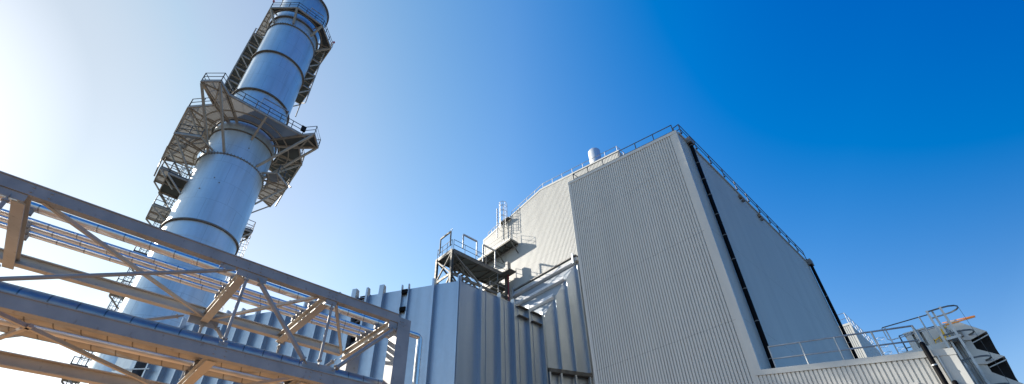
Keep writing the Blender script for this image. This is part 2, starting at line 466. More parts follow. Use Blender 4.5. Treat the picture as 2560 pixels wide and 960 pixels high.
m.prism([(-22.6, 26.6, zg(-22.6)-.05), (-13.38, 26.6, zg(-13.38)-.05), (-13.38, 41, zg(-13.38)-.05), (-22.6, 41, zg(-22.6)-.05)], (0, 0, -.06))
m.build('roof', 'flash', g)
m = MB()
pts = [(-31.45, zg(-31.45)), (-22.6, zg(-22.6)), (-13.35, zg(-13.35))]
for (xa, za), (xb, zb) in zip(pts[:-1], pts[1:]):
    m.prism([(xa, 26.47, za-.17), (xb, 26.47, zb-.17), (xb, 26.47, zb+.02), (xa, 26.47, za+.02)], (0, .22, 0))
m.box(-31.44, -31.34, 26.475, 26.6, 0, zg(-31.4)-.15); m.box(-13.44, -13.36, 26.475, 26.6, 0, zg(-13.4)-.15)
m.build('coping', 'flash', g)

# low annex at right
def zw(x): return 8.62 + (-6.2 - x) * .180
a = thing('low_annex', 'low cream corrugated annex at lower right, half in sun, below a handrail', 'building', (-3, 22, 0))
m = MB(); ribbed(m, (-6.505, 20.0, 0), (1, 0, 0), (0, -1, 0), 5.765, 0, lambda s: zw(-6.505 + s) - .18, .149, .045); m.build('front_wall', 'clad', a)
m = MB(); m.box(-.74, -.40, 19.985, 20.04, 0, zw(-.5)-.05); m.build('corner_panel', 'flash', a)
m = MB(); m.add([(-.41, 20.04, 0), (-.41, 34, 0), (-.41, 34, 7.5), (-.41, 20.04, 7.5)], [(0, 1, 2, 3)]); m.build('end_wall', 'clad', a)
m = MB(); m.prism([(-6.505, 19.97, zw(-6.505)-.2), (-.38, 19.97, zw(-.38)-.2), (-.38, 19.97, zw(-.38)+.02), (-6.205, 19.97, zw(-6.205)+.02), (-6.505, 19.97, zw(-6.505)+.2)], (0, .25, 0)); m.build('coping', 'flash', a)
m = MB(); m.prism([(-6.2, 20.2, zw(-6.2)-.06), (-.42, 20.2, zw(-.42)-.06), (-.42, 34, zw(-.42)-.06), (-6.2, 34, zw(-6.2)-.06)], (0, 0, -.05)); m.build('roof', 'flash', a)

# far stair block beyond the long wall
f = thing('far_block', 'narrow cream corrugated tower block beyond the second downpipe', 'building', (-9, 66, 0))
m = MB(); ribbed(m, (-10.6, 62, 0), (1, 0, 0), (0, -1, 0), 2.25, 0, 25.3, .2); m.build('front_wall', 'clad', f)
m = MB(); m.box(-8.37, -8.19, 61.98, 62.05, 0, 25.35); m.box(-10.6, -8.17, 61.96, 62.15, 25.25, 25.5); m.build('flashing', 'flash', f)
m = MB(); ribbed(m, (-8.20, 62.05, 0), (0, 1, 0), (1, 0, 0), 11.5, 0, 25.3, .2); m.build('side_wall', 'clad', f)
m = MB(); m.box(-10.6, -8.21, 62.1, 73.5, 25.0, 25.15); m.build('roof', 'flash', f)
roof_rail('roof_handrail', 'grey handrail round the roof of the narrow far tower block', [(-10.6, 62.2, 25.5), (-8.32, 62.2, 25.5), (-8.32, 73.2, 25.5)], 1.35, 1.6, 'galv', .034)
t = thing('caged_ladder', 'small distant caged ladder behind the far tower block', 'ladder', (-7.9, 74.3, 0))
ladder(t, (-8.0, 74.4), (1, 0, 0), 0, 25.6, 'galv', 16, .6, .55, 1.4, hoopsp=1.0)
t = thing('caged_ladder', 'second distant caged ladder, lower and right of the far tower block', 'ladder', (-6.7, 75.8, 0))
ladder(t, (-6.65, 75.8), (1, 0, 0), 0, 24.2, 'galv', 15, .6, .55, 1.4, hoopsp=1.0)
m = MB(); m.bar((-7.2, 75.8, 0), (-7.2, 75.8, 24), .14, .14); m.build('support_post', 'galv', t)

# handrails on the roofs
def rz(x): return zroof(x) + .02
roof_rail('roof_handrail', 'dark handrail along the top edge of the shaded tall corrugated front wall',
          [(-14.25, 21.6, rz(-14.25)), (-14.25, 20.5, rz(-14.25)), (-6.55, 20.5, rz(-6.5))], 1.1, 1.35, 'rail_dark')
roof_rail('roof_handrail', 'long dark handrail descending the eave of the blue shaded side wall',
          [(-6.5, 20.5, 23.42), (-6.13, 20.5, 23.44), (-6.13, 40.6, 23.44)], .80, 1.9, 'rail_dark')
roof_rail('roof_handrail', 'pale handrail along the ridge and right slope of the sunlit gable wall',
          [(-27.3, 26.95, zg(-27.3)), (-22.6, 26.95, zg(-22.6)), (-13.7, 26.95, zg(-13.7)), (-13.7, 29, zg(-13.7))], 1.05, 1.25, 'galv')
roof_rail('roof_handrail', 'short pale handrail on the left end of the sunlit gable roof',
          [(-31.1, 26.95, zg(-31.1)), (-28.9, 26.95, zg(-28.9))], 1.05, .55, 'galv')
roof_rail('annex_handrail', 'sunlit steel handrail with two rails on the low annex coping',
          [(-5.75, 20.42, zw(-5.75)), (-1.05, 20.42, zw(-1.05)), (-1.05, 21.0, zw(-1.05))], 1.07, 1.2, 'galv', .033)

# downpipes
def downpipe(label, x, y, ztop, zbot, brk, r=.11, face=(1, 0)):
    t = thing('downpipe', label, 'downpipe', (x, y, zbot), 'black downpipes')
    MB().path([(x - .1*face[0], y + .1*abs(face[1]), ztop + .02), (x, y, ztop - .12), (x, y, zbot)], r, 14).build('pipe', 'black', t)
    for z in brk:
        MB().tube((x, y, z), (x, y, z + .04), r + .01, 14).build('bracket', 'grey_box', t)
    return t
t = downpipe('long black downpipe beside the front corner of the blue shaded side wall', -6.09, 21.35, 23.35, 8.4, (22.9, 21.4, 20.1, 18.9, 17.5, 16.1, 14.6, 12.9, 11.2, 9.4))
MB().box(-6.21, -5.95, 21.1, 21.6, 23.1, 23.5).build('hopper', 'grey_box', t)
t = downpipe('black downpipe at the far end of the blue shaded side wall', -6.07, 41.1, 23.35, 0, (20, 16, 12, 8), .12)
MB().box(-6.21, -5.9, 40.8, 41.4, 23.05, 23.55).build('hopper', 'grey_box', t)
t = thing('downpipe', 'thick black downpipe with a white clamp on the low annex', 'downpipe', (-1.03, 19.86, 0), 'black downpipes')
MB().path([(-1.03, 20.02, 7.92), (-1.03, 19.90, 7.93), (-1.03, 19.84, 7.84), (-1.03, 19.84, 0)], .075, 16).build('pipe', 'black', t)
MB().tube((-1.03, 19.84, 7.15), (-1.03, 19.84, 7.19), .085, 16).build('clamp', 'galv', t)
t = tag(MB().path([(-.80, 20.0, 6.55), (-.80, 19.86, 6.56), (-.80, 19.82, 6.45), (-.80, 19.82, 5.9)], .065, 14).build('overflow_pipe', 'black'), 'short black bent pipe outlet low on the annex corner', 'pipe')
tag(MB().box(-1.9, -1.66, 19.86, 19.98, 6.7, 6.82).build('wall_lamp_box', 'flash'), 'small cream box fixed low on the sunlit annex wall', 'box')

# conduit strip beside downpipe
tag(MB().box(-.86, -.82, 19.93, 19.98, 0, 7.5).build('conduit', 'galv'), 'thin steel conduit running down the annex wall right of the thick downpipe', 'conduit')

# wall floodlights
for lab, yy in (('small beige floodlight under the eave handrail, nearer the tall corner', 28.0), ('small beige floodlight under the eave handrail, farther down the side wall', 31.0)):
    t = thing('floodlight', lab, 'floodlight', (-6.1, yy, 22.7), 'floodlights on the side wall')
    MB().box(-6.22, -6.05, yy-.18, yy+.05, 22.72, 22.95).build('housing', 'ledge', t)
    MB().box(-6.20, -6.0, yy+.08, yy+.26, 22.55, 22.70).build('visor', 'grey_box', t)

# silencer on gable roof
t = thing('vent_silencer', 'bright round metal vent standing on the gable roof', 'vent', (-17.9, 30, 33.2))
MB().cyl(-17.85, 30, [(.62, 32.8), (.62, 38.35), (.58, 38.42), (.50, 38.42)], 40).build('shell', 'silver', t)
MB().cyl(-17.85, 30, [(.50, 38.42), (.50, 33.0)], 40).build('inner_lining', 'void', t)

# ------------------------------------------------------------------ transition duct into the gable wall
XD = -20.56
t = thing('inlet_duct', 'ribbed silver duct section widening upward against the sunlit gable wall', 'duct', (-22, 22, 0))
def face(name, quads, mat, par):
    m = MB()
    for q, n_ in quads: m.quad(*q, .03, n_)
    return m.build(name, mat, par)
face('side_casing', [(((XD, 15.45, 0), (XD, 23.33, 0), (XD, 23.33, 17.95), (XD, 15.45, 17.85)), (1, 0, 0))], 'duct', t)
n2 = V(3.17, -1.22, 0).normalized(); d2 = V(1.22, 3.17, 0).normalized(); PN = V(XD, 23.33, 0)
def sp(s, z, off=0): q = PN + d2 * s + n2 * off; return (q.x, q.y, z)
face('flared_side', [((sp(0, 13.9), sp(3.38, 13.9), sp(3.38, 23.75), sp(0, 18.1)), n2)], 'duct', t)
m = MB(); m.quad(sp(0, 0, -.35), sp(3.38, 0, -.35), sp(3.38, 13.9, -.35), sp(0, 13.9, -.35), .03, n2); m.build('recessed_panel', 'duct', t)
m = MB(); m.prism([sp(-.05, 13.72, .12), sp(3.40, 13.72, .12), sp(3.40, 13.98, .12), sp(-.05, 13.98, .12)], tuple(-n2*.45)); m.build('side_beam', 'tower', t)
for s_ in (.05, .93, 2.06, 3.2):
    m = MB(); m.bar(sp(s_, 0, 0), sp(s_, 13.7, 0), .12, .25, tuple(n2)); m.build('leg', 'duct', t)
for s_, zt in ((.93, 20.15), (2.06, 21.9), (3.2, 23.6)):
    m = MB(); m.prism([sp(s_, 13.98, 0), sp(s_, zt-.1, 0), sp(s_, zt-.2, .05), sp(s_, zt-.45, .30), sp(s_, 13.98, .30)], tuple(d2*.03))
    m.prism([sp(s_-.03, 13.98, .30), sp(s_-.03, zt-.45, .30), sp(s_+.06, zt-.45, .30), sp(s_+.06, 13.98, .30)], tuple(n2*.03)); m.build('stiffener', 'duct', t)
# sloping roof of the flare
def rp(x, s, off=0):
    y = 23.33 + 3.17*s; z = 18.1 + 5.65*s; nn = V(0, -5.65, 3.17).normalized()*off
    return (x, y + nn.y, z + nn.z)
def xr(s): return XD + 1.22*s
def xl(s): return -25.4 - 1.3*s
m = MB(); m.quad(rp(xl(0), 0), rp(xr(0), 0), rp(xr(1), 1), rp(xl(1), 1), .04, (0, -1, .6)); m.build('sloping_roof', 'duct_roof', t)
for s_ in (.27, .60, .93):
    m = MB()
    m.prism([rp(xl(s_)-.1, s_, 0), rp(xr(s_)+.05, s_, 0), rp(xr(s_)+.05, s_, .28), rp(xl(s_)-.1, s_, .28)], (0, .03, .02))
    m.prism([rp(xl(s_)-.1, s_-.02, .28), rp(xr(s_)+.05, s_-.02, .28), rp(xr(s_)+.05, s_+.05, .28), rp(xl(s_)-.1, s_+.05, .28)], (0, -.02, .012))
    m.build('roof_stiffener', 'silver', t)
m = MB(); m.box(-26.9, -19.1, 26.1, 26.46, 24.05, 24.14); m.build('wall_flashing', 'grey_box', t)
m = MB(); m.box(-26.9, -19.1, 26.2, 26.46, 23.6, 23.95); m.build('end_frame', 'flash', t)
for x_ in (-26.6, -19.35):
    MB().box(x_-.07, x_+.07, 25.95, 26.15, 23.3, 24.3).build('corner_post', 'duct', t)
# straight part fins on the +x face
for y_, zt in ((16.98, 17.9), (18.62, 18.1), (19.9, 18.08), (21.35, 18.12), (22.75, 18.12)):
    m = MB(); m.box(XD, XD+.30, y_, y_+.03, 0, zt); m.box(XD+.30, XD+.33, y_-.02, y_+.07, 0, zt-.12)
    m.build('stiffener', 'duct', t)
for y_ in (17.25, 18.9, 20.2, 21.6):
    m = MB(); m.box(XD, XD+.035, y_+.35, y_+.42, 0, 17.8); m.build('seam_strip', 'duct', t)
for y_ in (20.45, 21.8):
    for z_ in (17.0, 17.75):
        MB().box(XD+.02, XD+.26, y_, y_+.95, z_, z_+.05).build('cross_tie', 'tower', t)
m = MB(); m.prism([(XD, 15.45, 17.82), (XD, 23.33, 17.82), (-25.4, 23.33, 17.82), (-25.4, 18.9, 17.82), (-23.5, 20.1, 17.82)], (0, 0, -.04)); m.build('flat_roof', 'duct', t)
MB().box(XD-.08, XD+.06, 15.38, 15.50, 0, 18.15).build('corner_post', 'duct', t)

# ------------------------------------------------------------------ outlet duct to the stack
P0 = V(XD, 15.45, 0); DD = V(-.84622, -.53283, 0); NN = V(.53283, -.84622, 0)
def od(s, z, off=0): q = P0 + DD*s + NN*off; return (q.x, q.y, z)
t = thing('outlet_duct', 'long ribbed silver duct wall running left from its corner to the chimney', 'duct', (-30, 9, 0))
LE = 22.45
m = MB(); m.quad(od(.05, 0), od(6.45, 0), od(6.45, 17.85), od(.05, 17.85), .04, NN); m.quad(od(7.2, 0), od(LE, 0), od(LE, 17.85), od(7.2, 17.85), .04, NN); m.build('front_casing', 'duct', t)
m = MB(); m.quad(od(0, 0, -5.5), od(LE, 0, -5.5), od(LE, 17.85, -5.5), od(0, 17.85, -5.5), .04, -NN)
m.prism([od(0, 17.82, -.05), od(LE, 17.82, -.05), od(LE, 17.82, -5.5), od(0, 17.82, -5.5)], (0, 0, -.04)); m.build('rear_casing_and_roof', 'duct', t)
def fin(par, s, zt, depth=.30, flange=.12, hook=.3):
    m = MB(); m.prism([od(s, 0), od(s, zt-hook), od(s, zt, .06), od(s, zt, depth), od(s, 0, depth)], tuple(DD*-.025))
    m.prism([od(s-.02, 0, depth), od(s-.02, zt, depth), od(s+flange, zt, depth), od(s+flange, 0, depth)], tuple(NN*.025))
    return m.build('stiffener', 'duct', par)
fin(t, .06, 18.2, .12, .08); fin(t, 1.68, 18.15, .30)
for s_ in (3.50, 3.98): fin(t, s_, 18.15, .16, .05)
for z_ in (17.45, 16.15): MB().prism([od(3.55, z_, .03), od(3.95, z_, .03), od(3.95, z_+.28, .03), od(3.55, z_+.28, .03)], tuple(NN*.22)).build('lifting_lug', 'black', t)
fin(t, 5.25, 18.3, .33, .30, .35)
fin(t, 6.40, 18.3, .30, .12); fin(t, 7.22, 18.3, .38, .30, .35)
MB().prism([od(6.42, 0, -.15), od(7.2, 0, -.15), od(7.2, 18.0, -.15), od(6.42, 18.0, -.15)], tuple(-NN*.1)).build('expansion_joint', 'void', t)
for z_ in (17.7, 15.2, 12.6, 10.2):
    m = MB()
    for k in range(4): m.bar(od(6.5, z_-k*.5, -.05), od(7.15, z_-k*.5-.25, -.05), .08, .12)
    m.build('tie_rods', 'grey_box', t)
s_ = 8.50; k = 0
while s_ < 22.3:
    fin(t, s_, 18.30 + .03*math.sin(k*2.1), .33, .09); s_ += 1.262; k += 1
# end frame, dark bellows, stack side frame
MB().prism([od(LE, 0), od(LE, 17.9), od(LE, 17.9, .35), od(LE, 0, .35)], tuple(DD*.14)).build('end_frame', 'duct', t)
MB().prism([od(LE+.14, 0, -.5), od(23.75, 0, -.5), od(23.75, 17.5, -.5), od(LE+.14, 17.5, -.5)], tuple(-NN*4.5)).build('bellows', 'void', t)
MB().prism([od(23.75, 0, .25), od(24.15, 0, .25), od(24.15, 17.9, .25), od(23.75, 17.9, .25)], tuple(-NN*5.2)).build('breech_frame', 'duct', t)
MB().prism([od(24.15, 0, -.4), od(27.5, 0, -1.0), od(27.5, 17.2, -1.0), od(24.15, 17.2, -.4)], tuple(-NN*3.6)).build('breech', 'duct', t)
for z_ in (15.9, 14.6):
    MB().bar(od(22.2, z_, .3), od(25.3, z_+.25, .5), .09, .09).build('tie_bar', 'galv', t)

# ------------------------------------------------------------------ chimney stack
CX, CY, R = -47.369, 3.52, 3.23
def pc(ang, r=R, z=0):
    a_ = math.radians(ang); return V(CX + r*math.cos(a_), CY + r*math.sin(a_), z)
st = thing('chimney_stack', 'tall silver steel chimney ringed by beige service platforms', 'chimney', (CX, CY, 0))
m = MB(); m.cyl(CX, CY, [(R, 0), (R, 39.35), (R, 44.6)], 128); m.build('lower_shell', 'stack', st)
m = MB(); m.cyl(CX, CY, [(R-.06, 44.4), (R-.06, 66), (R-.06, 75.2), (R-.3, 75.2), (R-.3, 70)], 128); m.build('upper_shell', 'stack', st)
def ring(z, h=.16, o=.20, mat='rust', nm='stiffening_ring'):
    m = MB(); m.cyl(CX, CY, [(R-.05, z-h/2), (R+o, z-h/2), (R+o, z+h/2), (R-.05, z+h/2)], 128)
    for f_ in range(len(m.sm)): m.sm[f_] = False
    return m.build(nm, mat, st)
ring(30.4, .15, .17); ring(43.1, .12, .12); ring(44.75, .2, .12); ring(50.45, .15, .16); ring(58.4, .15, .16); ring(67.0, .15, .16); ring(74.9, .2, .16)
for z_ in (39.35, 65.2):
    m = MB(); m.cyl(CX, CY, [(R-.05, z_-.05), (R+.07, z_-.05), (R+.07, z_+.05), (R-.05, z_+.05)], 96)
    for i in range(64):
        q = pc(i*360/64, R+.07, z_); m.tube((q.x, q.y, z_-.12), (q.x, q.y, z_+.12), .055, 6)
    m.build('bolted_flange', 'grey_box', st)
for z_ in (28.6, 22.4, 14.8):
    m = MB(); m.cyl(CX, CY, [(R-.02, z_-.02), (R+.012, z_-.02), (R+.012, z_+.02), (R-.02, z_+.02)], 96); m.build('weld_seam', 'stack', st)
for ang, z_ in ((-40, 34.3), (-15, 35.4), (5, 41.2), (-25, 35.9)):
    q = pc(ang, R-.02, z_); q2 = pc(ang, R+.06, z_); MB().tube(q, q2, .06, 10).build('test_port', 'grey_box', st)
# box plate on the shell above the duct
q = [pc(-14, R+.02), pc(-7, R+.02)]
MB().prism([(q[0].x, q[0].y, 14), (q[1].x, q[1].y, 14), (q[1].x, q[1].y, 20.6), (q[0].x, q[0].y, 20.6)], (.28, 0, 0)).build('breech_cover', 'stack', st)

def rel(x, y, z): return V(CX + x, CY + y, z)
def platform(poly, z, mat='grate', rail=True, inner=True, ribs=True, rail_pts=None, closed=True, th=.14, gap=()):
    """deck thing part with edge beams, joists, and a railing sub-part"""
    pts = [rel(x, y, z) for x, y in poly]
    deck = MB().prism([tuple(p) for p in pts], (0, 0, .05)).build('platform_deck', mat, st)
    e = MB()
    n = len(pts)
    for i in range(n):
        a_, b_ = pts[i], pts[(i+1) % n]; e.bar(a_ - V(0, 0, .10), b_ - V(0, 0, .10), .12, .24)
    e.build('edge_beam', 'beige', deck)
    if rail:
        rp_ = [p + V(0, 0, .05) for p in (pts if rail_pts is None else [rel(x, y, z) for x, y in rail_pts])]
        railing_mesh(rp_, 1.25, 1.5, .045, True, 1, closed and rail_pts is None).build('railing', 'galv', deck)
    return deck
def brace(a_, b_, wd=.17, par=None, mat='beige', nm='brace'):
    return MB().bar(a_, b_, wd, wd).build(nm, mat, par or st)

# main octagonal deck with two jutting corners
ZM = 44.5
outer = [(-3.6, -6.35), (1.31, -6.23), (3.44, -4.29), (5.67, -6.17), (7.0, -4.71), (5.84, -3.59), (5.65, 4.32), (6.75, 5.3), (5.1, 6.5), (3.6, 4.9), (1.34, 6.2), (-3.7, 6.45)]
def annulus(outer_pts, z, name_mat, par=None):
    """deck plate between outer polygon and the shell, as one mesh"""
    m = MB(); ov = [rel(x, y, z) for x, y in outer_pts]
    iv = []
    for x, y in outer_pts:
        a_ = math.degrees(math.atan2(y, x)); iv.append(pc(a_, R+.25, z))
    n = len(ov)
    for lv in (0, .05):
        pass
    vs = [tuple(v) for v in ov] + [tuple(v) for v in iv]
    # subdivide inner arc so it follows the shell
    for i in range(n-1):
        o0, o1 = ov[i], ov[i+1]; a0 = math.atan2(outer_pts[i][1], outer_pts[i][0]); a1 = math.atan2(outer_pts[i+1][1], outer_pts[i+1][0])
        K = 6; s_i = []
        for k in range(K+1):
            a_ = a0 + (a1-a0)*k/K; s_i.append(V(CX + (R+.25)*math.cos(a_), CY + (R+.25)*math.sin(a_), z))
        for k in range(K):
            p, q_ = o0.lerp(o1, k/K), o0.lerp(o1, (k+1)/K)
            m.prism([tuple(p), tuple(q_), tuple(s_i[k+1]), tuple(s_i[k])], (0, 0, .05))
    return m
def deckring(outer_pts, z, groups, h=1.25):
    first = None
    for (i0, i1, mat) in groups:
        d_ = annulus(outer_pts[i0:i1+1], z, mat).build('platform_deck', mat, st)
        first = first or d_
    e = MB(); pts = [rel(x, y, z) for x, y in outer_pts]
    for a_, b_ in zip(pts[:-1], pts[1:]): e.bar(a_ - V(0, 0, .1), b_ - V(0, 0, .1), .14, .26)
    for i, (x, y) in enumerate(outer_pts):
        a_ = math.degrees(math.atan2(y, x)); e.bar(rel(x, y, z-.1), pc(a_, R, z-.1), .12, .2)
    # hoop and mid joists
    for rr in ((R+.5, (R+6.2)/2) if z < 60 else (R+.5,)):
        prev = None
        for i in range(0, 41):
            a_ = math.atan2(outer_pts[0][1], outer_pts[0][0]) + (math.atan2(outer_pts[-1][1], outer_pts[-1][0]) - math.atan2(outer_pts[0][1], outer_pts[0][0]))*i/40
            q_ = V(CX + rr*math.cos(a_), CY + rr*math.sin(a_), z-.08)
            if prev is not None: e.bar(prev, q_, .1, .14)
            prev = q_
    for sgn in (-1, 1):
        ymax = max((sgn*y for x, y in outer_pts), default=0)
        if ymax < 4: continue
        xx = min(x for x, y in outer_pts) + .5
        while xx < 1.3:
            yi = math.sqrt(max(0, (R+.3)**2 - xx*xx)); yo = ymax - .15
            if yo > yi + .3: e.bar(rel(xx, sgn*yi, z-.05), rel(xx, sgn*yo, z-.05), .07, .12)
            xx += .85
    e.build('floor_beams', 'beige', first)
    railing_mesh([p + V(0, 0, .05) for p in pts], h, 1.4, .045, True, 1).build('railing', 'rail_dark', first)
    return first
deckring(outer, ZM, [(0, 3, 'grate'), (3, 6, 'grate'), (6, 11, 'grate_dark')])  # right bays take the darker copy: stack shadow painted in
def shell(ang, z): return pc(ang, R-.02, z)
for (x, y), (ang, zb) in (((5.55, -6.05), (-59, 39.5)), ((6.85, -4.7), (-29, 39.5)), ((6.6, 5.2), (31, 39.7)), ((5.0, 6.35), (67, 39.9)),
                          ((5.7, .35), (3, 42.5)), ((1.25, -6.1), (-76, 40.3)), ((-3.5, -6.25), (-116, 40.3)), ((1.3, 6.1), (76, 40.6)), ((-3.6, 6.3), (117, 40.6))):
    brace(rel(x, y, ZM-.25), shell(ang, zb), .21 if abs(ang) < 70 else .17, nm='knee_brace')
for p_, q_ in (((5.55, -6.05), (5.84, -3.59)), ((6.85, -4.7), (3.44, -4.29)), ((5.84, 4.1), (5.0, 6.3)), ((6.6, 5.2), (3.6, 4.9)), ((1.3, -6.1), (-1.5, -3.6)), ((-3.5, -6.2), (-1.5, -3.6)), ((1.3, 6.1), (-1, 3.7))):
    brace(rel(*p_, ZM-.15), rel(*q_, ZM-.15), .13, nm='plan_brace')
# goal-post davit frame on the front edge
fr = MB(); a_, b_ = rel(5.75, -.6, ZM), rel(5.75, 2.2, ZM)
for q_ in (a_, b_): fr.tube(q_, q_ + V(0, 0, 2.2), .05, 8)
fr.bar(a_ + V(0, 0, 2.2), b_ + V(0, 0, 2.2), .1, .1); fr.build('davit_frame', 'galv', st)
MB().box(CX+5.5, CX+5.8, CY+4.0, CY+4.5, ZM+.6, ZM+1.3).build('equipment_box', 'void', st)
# second ring lower
low = [(-3.0, -6.1), (1.85, -6.0), (3.0, -4.0)]
deckring(low, 40.0, [(0, 2, 'grate')])
deckring([(3.0, 3.8), (1.63, 5.5), (-3.1, 5.3)], 40.0, [(0, 2, 'grate')])
for (x, y), (ang, zb) in (((-2.8, -5.9), (-122, 35.8)), ((1.7, -5.9), (-78, 36.5)), ((-.6, -6.0), (-98, 36)), ((-2.9, 5.2), (122, 36)), ((1.5, 5.4), (78, 36.5))):
    brace(rel(x, y, 39.75), shell(ang, zb), .15, nm='knee_brace')
for (xa, za), (xb, zb_) in (((-3.4, 44.2), (-.6, 40.1)), ((-1.0, 44.2), (-2.8, 40.1)), ((1.2, 44.2), (-.6, 40.1)), ((-2.8, 39.8), (-.8, 37.2)), ((-.4, 39.8), (-2.6, 37.2))):
    brace(rel(xa, -6.1, za), rel(xb, -5.9, zb_), .12, nm='cross_brace')
for k in (-1, 1):
    brace(rel(-3.4, 6.2*k, ZM-.2), rel(1.7, 5.8*k, 40.0), .16, nm='cross_brace'); brace(rel(1.3, 6.1*k, ZM-.2), rel(-2.8, 5.8*k, 40.0), .13, nm='cross_brace')
# left rest platforms stepping down, linked by caged ladders
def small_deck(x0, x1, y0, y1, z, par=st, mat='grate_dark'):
    d_ = MB().box(CX+x0, CX+x1, CY+y0, CY+y1, z, z+.06).build('rest_platform', mat, st)
    e = MB()
    for a_, b_ in (((x0, y0), (x1, y0)), ((x1, y0), (x1, y1)), ((x1, y1), (x0, y1)), ((x0, y1), (x0, y0)), (((x0+x1)/2, y0), ((x0+x1)/2, y1))):
        e.bar(rel(*a_, z-.09), rel(*b_, z-.09), .1, .18)
    e.build('floor_beams', 'beige', d_)
    s_ = -1 if (y0+y1) < 0 else 1; yo = y0 if s_ < 0 else y1; yi = y1 if s_ < 0 else y0
    railing_mesh([rel(x1, yi, z+.06), rel(x1, yo, z+.06), rel(x0, yo, z+.06), rel(x0, yi, z+.06)], 1.2, 1.0, .038).build('railing', 'rail_dark', d_)
    for xx in (x0, x1): brace(rel(xx, yo, z-.2), rel(xx, yi*.95, z-2.0), .12, d_, nm='knee_brace')
    return d_
small_deck(-2.9, -.4, -5.7, -4.2, 37.0, st, 'grate')
small_deck(-3.0, .6, -4.9, -3.2, 36.0)
small_deck(-5.0, -2.3, -4.8, -2.6, 33.8, st, 'grate')
small_deck(-1.2, .2, 2.7, 3.95, 33.4)
for z_, x0 in ((28.3, -4.5), (24.8, -4.9), (20.8, -5.1), (16.6, -4.5), (12.4, -4.5)):
    small_deck(x0, x0+2.0, -4.35, -2.5, z_, st, 'grate')
def stack_ladder(x, y, out, z0, z1):
    q_ = rel(x, y, 0); k = MB()
    # short ladders of the chimney stay parts of it
    hold = MB().bar((q_.x, q_.y, z0), (q_.x, q_.y, z0+.05), .1, .1).build('ladder_foot', 'tower', st)
    ladder(hold, (q_.x, q_.y), out, z0, z1, 'tower', .6, .5, .42, 1.0, .35, .8)
stack_ladder(-3.1, -3.3, (-.6, -1, 0), 24.8, 40); stack_ladder(-3.4, -3.3, (-.6, -1, 0), 8, 24.6)
stack_ladder(-1.0, 3.45, (-.2, 1, 0), 20, 33.4)
# upper left service way: stacked decks between the two main levels
for i, z_ in enumerate((66.3, 63.6, 60.9, 58.2, 55.4, 52.6, 49.8, 47.0)):  # lowest two decks unseen, added to shade the hall's front corner
    small_deck(-5.6, -2.4, -4.5, -3.2, z_)
    brace(rel(-5.5, -4.45, z_), rel(-2.5, -4.45, z_-2.6 if i < 7 else z_-1.5), .1, nm='cross_brace')
for xx in (-5.6, -2.4): MB().bar(rel(xx, -4.47, 45.5), rel(xx, -4.47, 67.5), .14, .14).build('mast', 'beige', st)
for i, z_ in enumerate((64.6, 61.4, 58.4)):
    small_deck(-2.6, .6, 3.2, 4.35, z_)
    brace(rel(-2.5, 4.3, z_), rel(.5, 4.3, z_-3.0), .1, nm='cross_brace')
for xx in (-2.6, .6): MB().bar(rel(xx, 4.32, 55.5), rel(xx, 4.32, 68), .12, .12).build('mast', 'beige', st)
# top octagonal deck
ZT = 68.0
topo = [(-3.9, -4.2), (1.65, -4.1), (4.15, -1.42), (4.05, 2.3), (1.6, 4.8), (-2.6, 4.75)]
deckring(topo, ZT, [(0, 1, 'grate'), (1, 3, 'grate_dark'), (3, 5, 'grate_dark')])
for (x, y), (ang, zb) in (((4.1, -1.4), (-17, 65.7)), ((4.0, 2.25), (30, 66.0)), ((1.6, 4.7), (78, 66.5)), ((1.6, -4.0), (-66, 65.8)), ((-3.6, -4.1), (-125, 65.8))):
    brace(rel(x, y, ZT-.2), shell(ang, zb), .26, nm='knee_brace')
for x, y in ((1.7, -4.15), (1.65, 4.9)):
    q_ = rel(x, y, ZT); d_ = MB().tube(q_, q_ + V(0, 0, 1.5), .03, 6).build('lamp_post', 'galv', st)
    MB().cyl(q_.x, q_.y, [(0, 1.5+ZT), (.13, 1.5+ZT), (.15, 1.68+ZT), (.08, 1.82+ZT), (0, 1.85+ZT)], 12).build('obstruction_light', 'redlamp', d_)
a_, b_ = rel(1.2, 4.75, ZT), rel(-.5, 4.75, ZT)
fr = MB()
for q_ in (a_, b_): fr.tube(q_, q_ + V(0, 0, 2.3), .05, 8)
fr.bar(a_ + V(0, 0, 2.3), b_ + V(0, 0, 2.3), .08, .08); fr.build('davit_frame', 'galv', st)
fr = MB(); q_ = rel(4.0, .2, ZT); fr.tube(q_, q_+V(0, 0, 2.2), .04); q2 = rel(4.0, 2.0, ZT); fr.tube(q2, q2+V(0, 0, 2.2), .04); fr.bar(q_+V(0, 0, 2.2), q2+V(0, 0, 2.2), .08, .08); fr.build('davit_frame', 'beige', st)

# ------------------------------------------------------------------ stair tower behind the duct
TX0, TX1, TY0, TY1, TZ = -29.7, -27.45, 19.6, 26.05, 26.1
tw = thing('stair_tower', 'grey steel stair tower with a roofed deck above the silver duct corner', 'stair tower', (-28.5, 22, 0))
MB().box(TX0, TX1, TY0, TY1, TZ-.02, TZ+.03).build('deck', 'grate_dark', tw)
m = MB()
for x_ in (TX0, TX1): m.channel((x_, TY0, TZ-.12), (x_, TY1, TZ-.12), .08, .26, side=(1 if x_ == TX0 else -1))
m.bar((TX0, TY0, TZ-.12), (TX1, TY0, TZ-.12), .1, .26); m.bar((TX0, TY1, TZ-.12), (TX1, TY1, TZ-.12), .1, .26)
m.build('edge_beams', 'tower', tw)
m = MB()
for y_ in (21.2, 22.8, 24.4): m.bar((TX0, y_, TZ-.1), (TX1, y_, TZ-.1), .08, .16)
for y_ in (19.6, 21.2, 22.8, 24.4): m.bar((TX0, y_, TZ-.1), (TX1, y_+1.6, TZ-.1), .06, .08)
m.build('deck_joists', 'tower', tw)
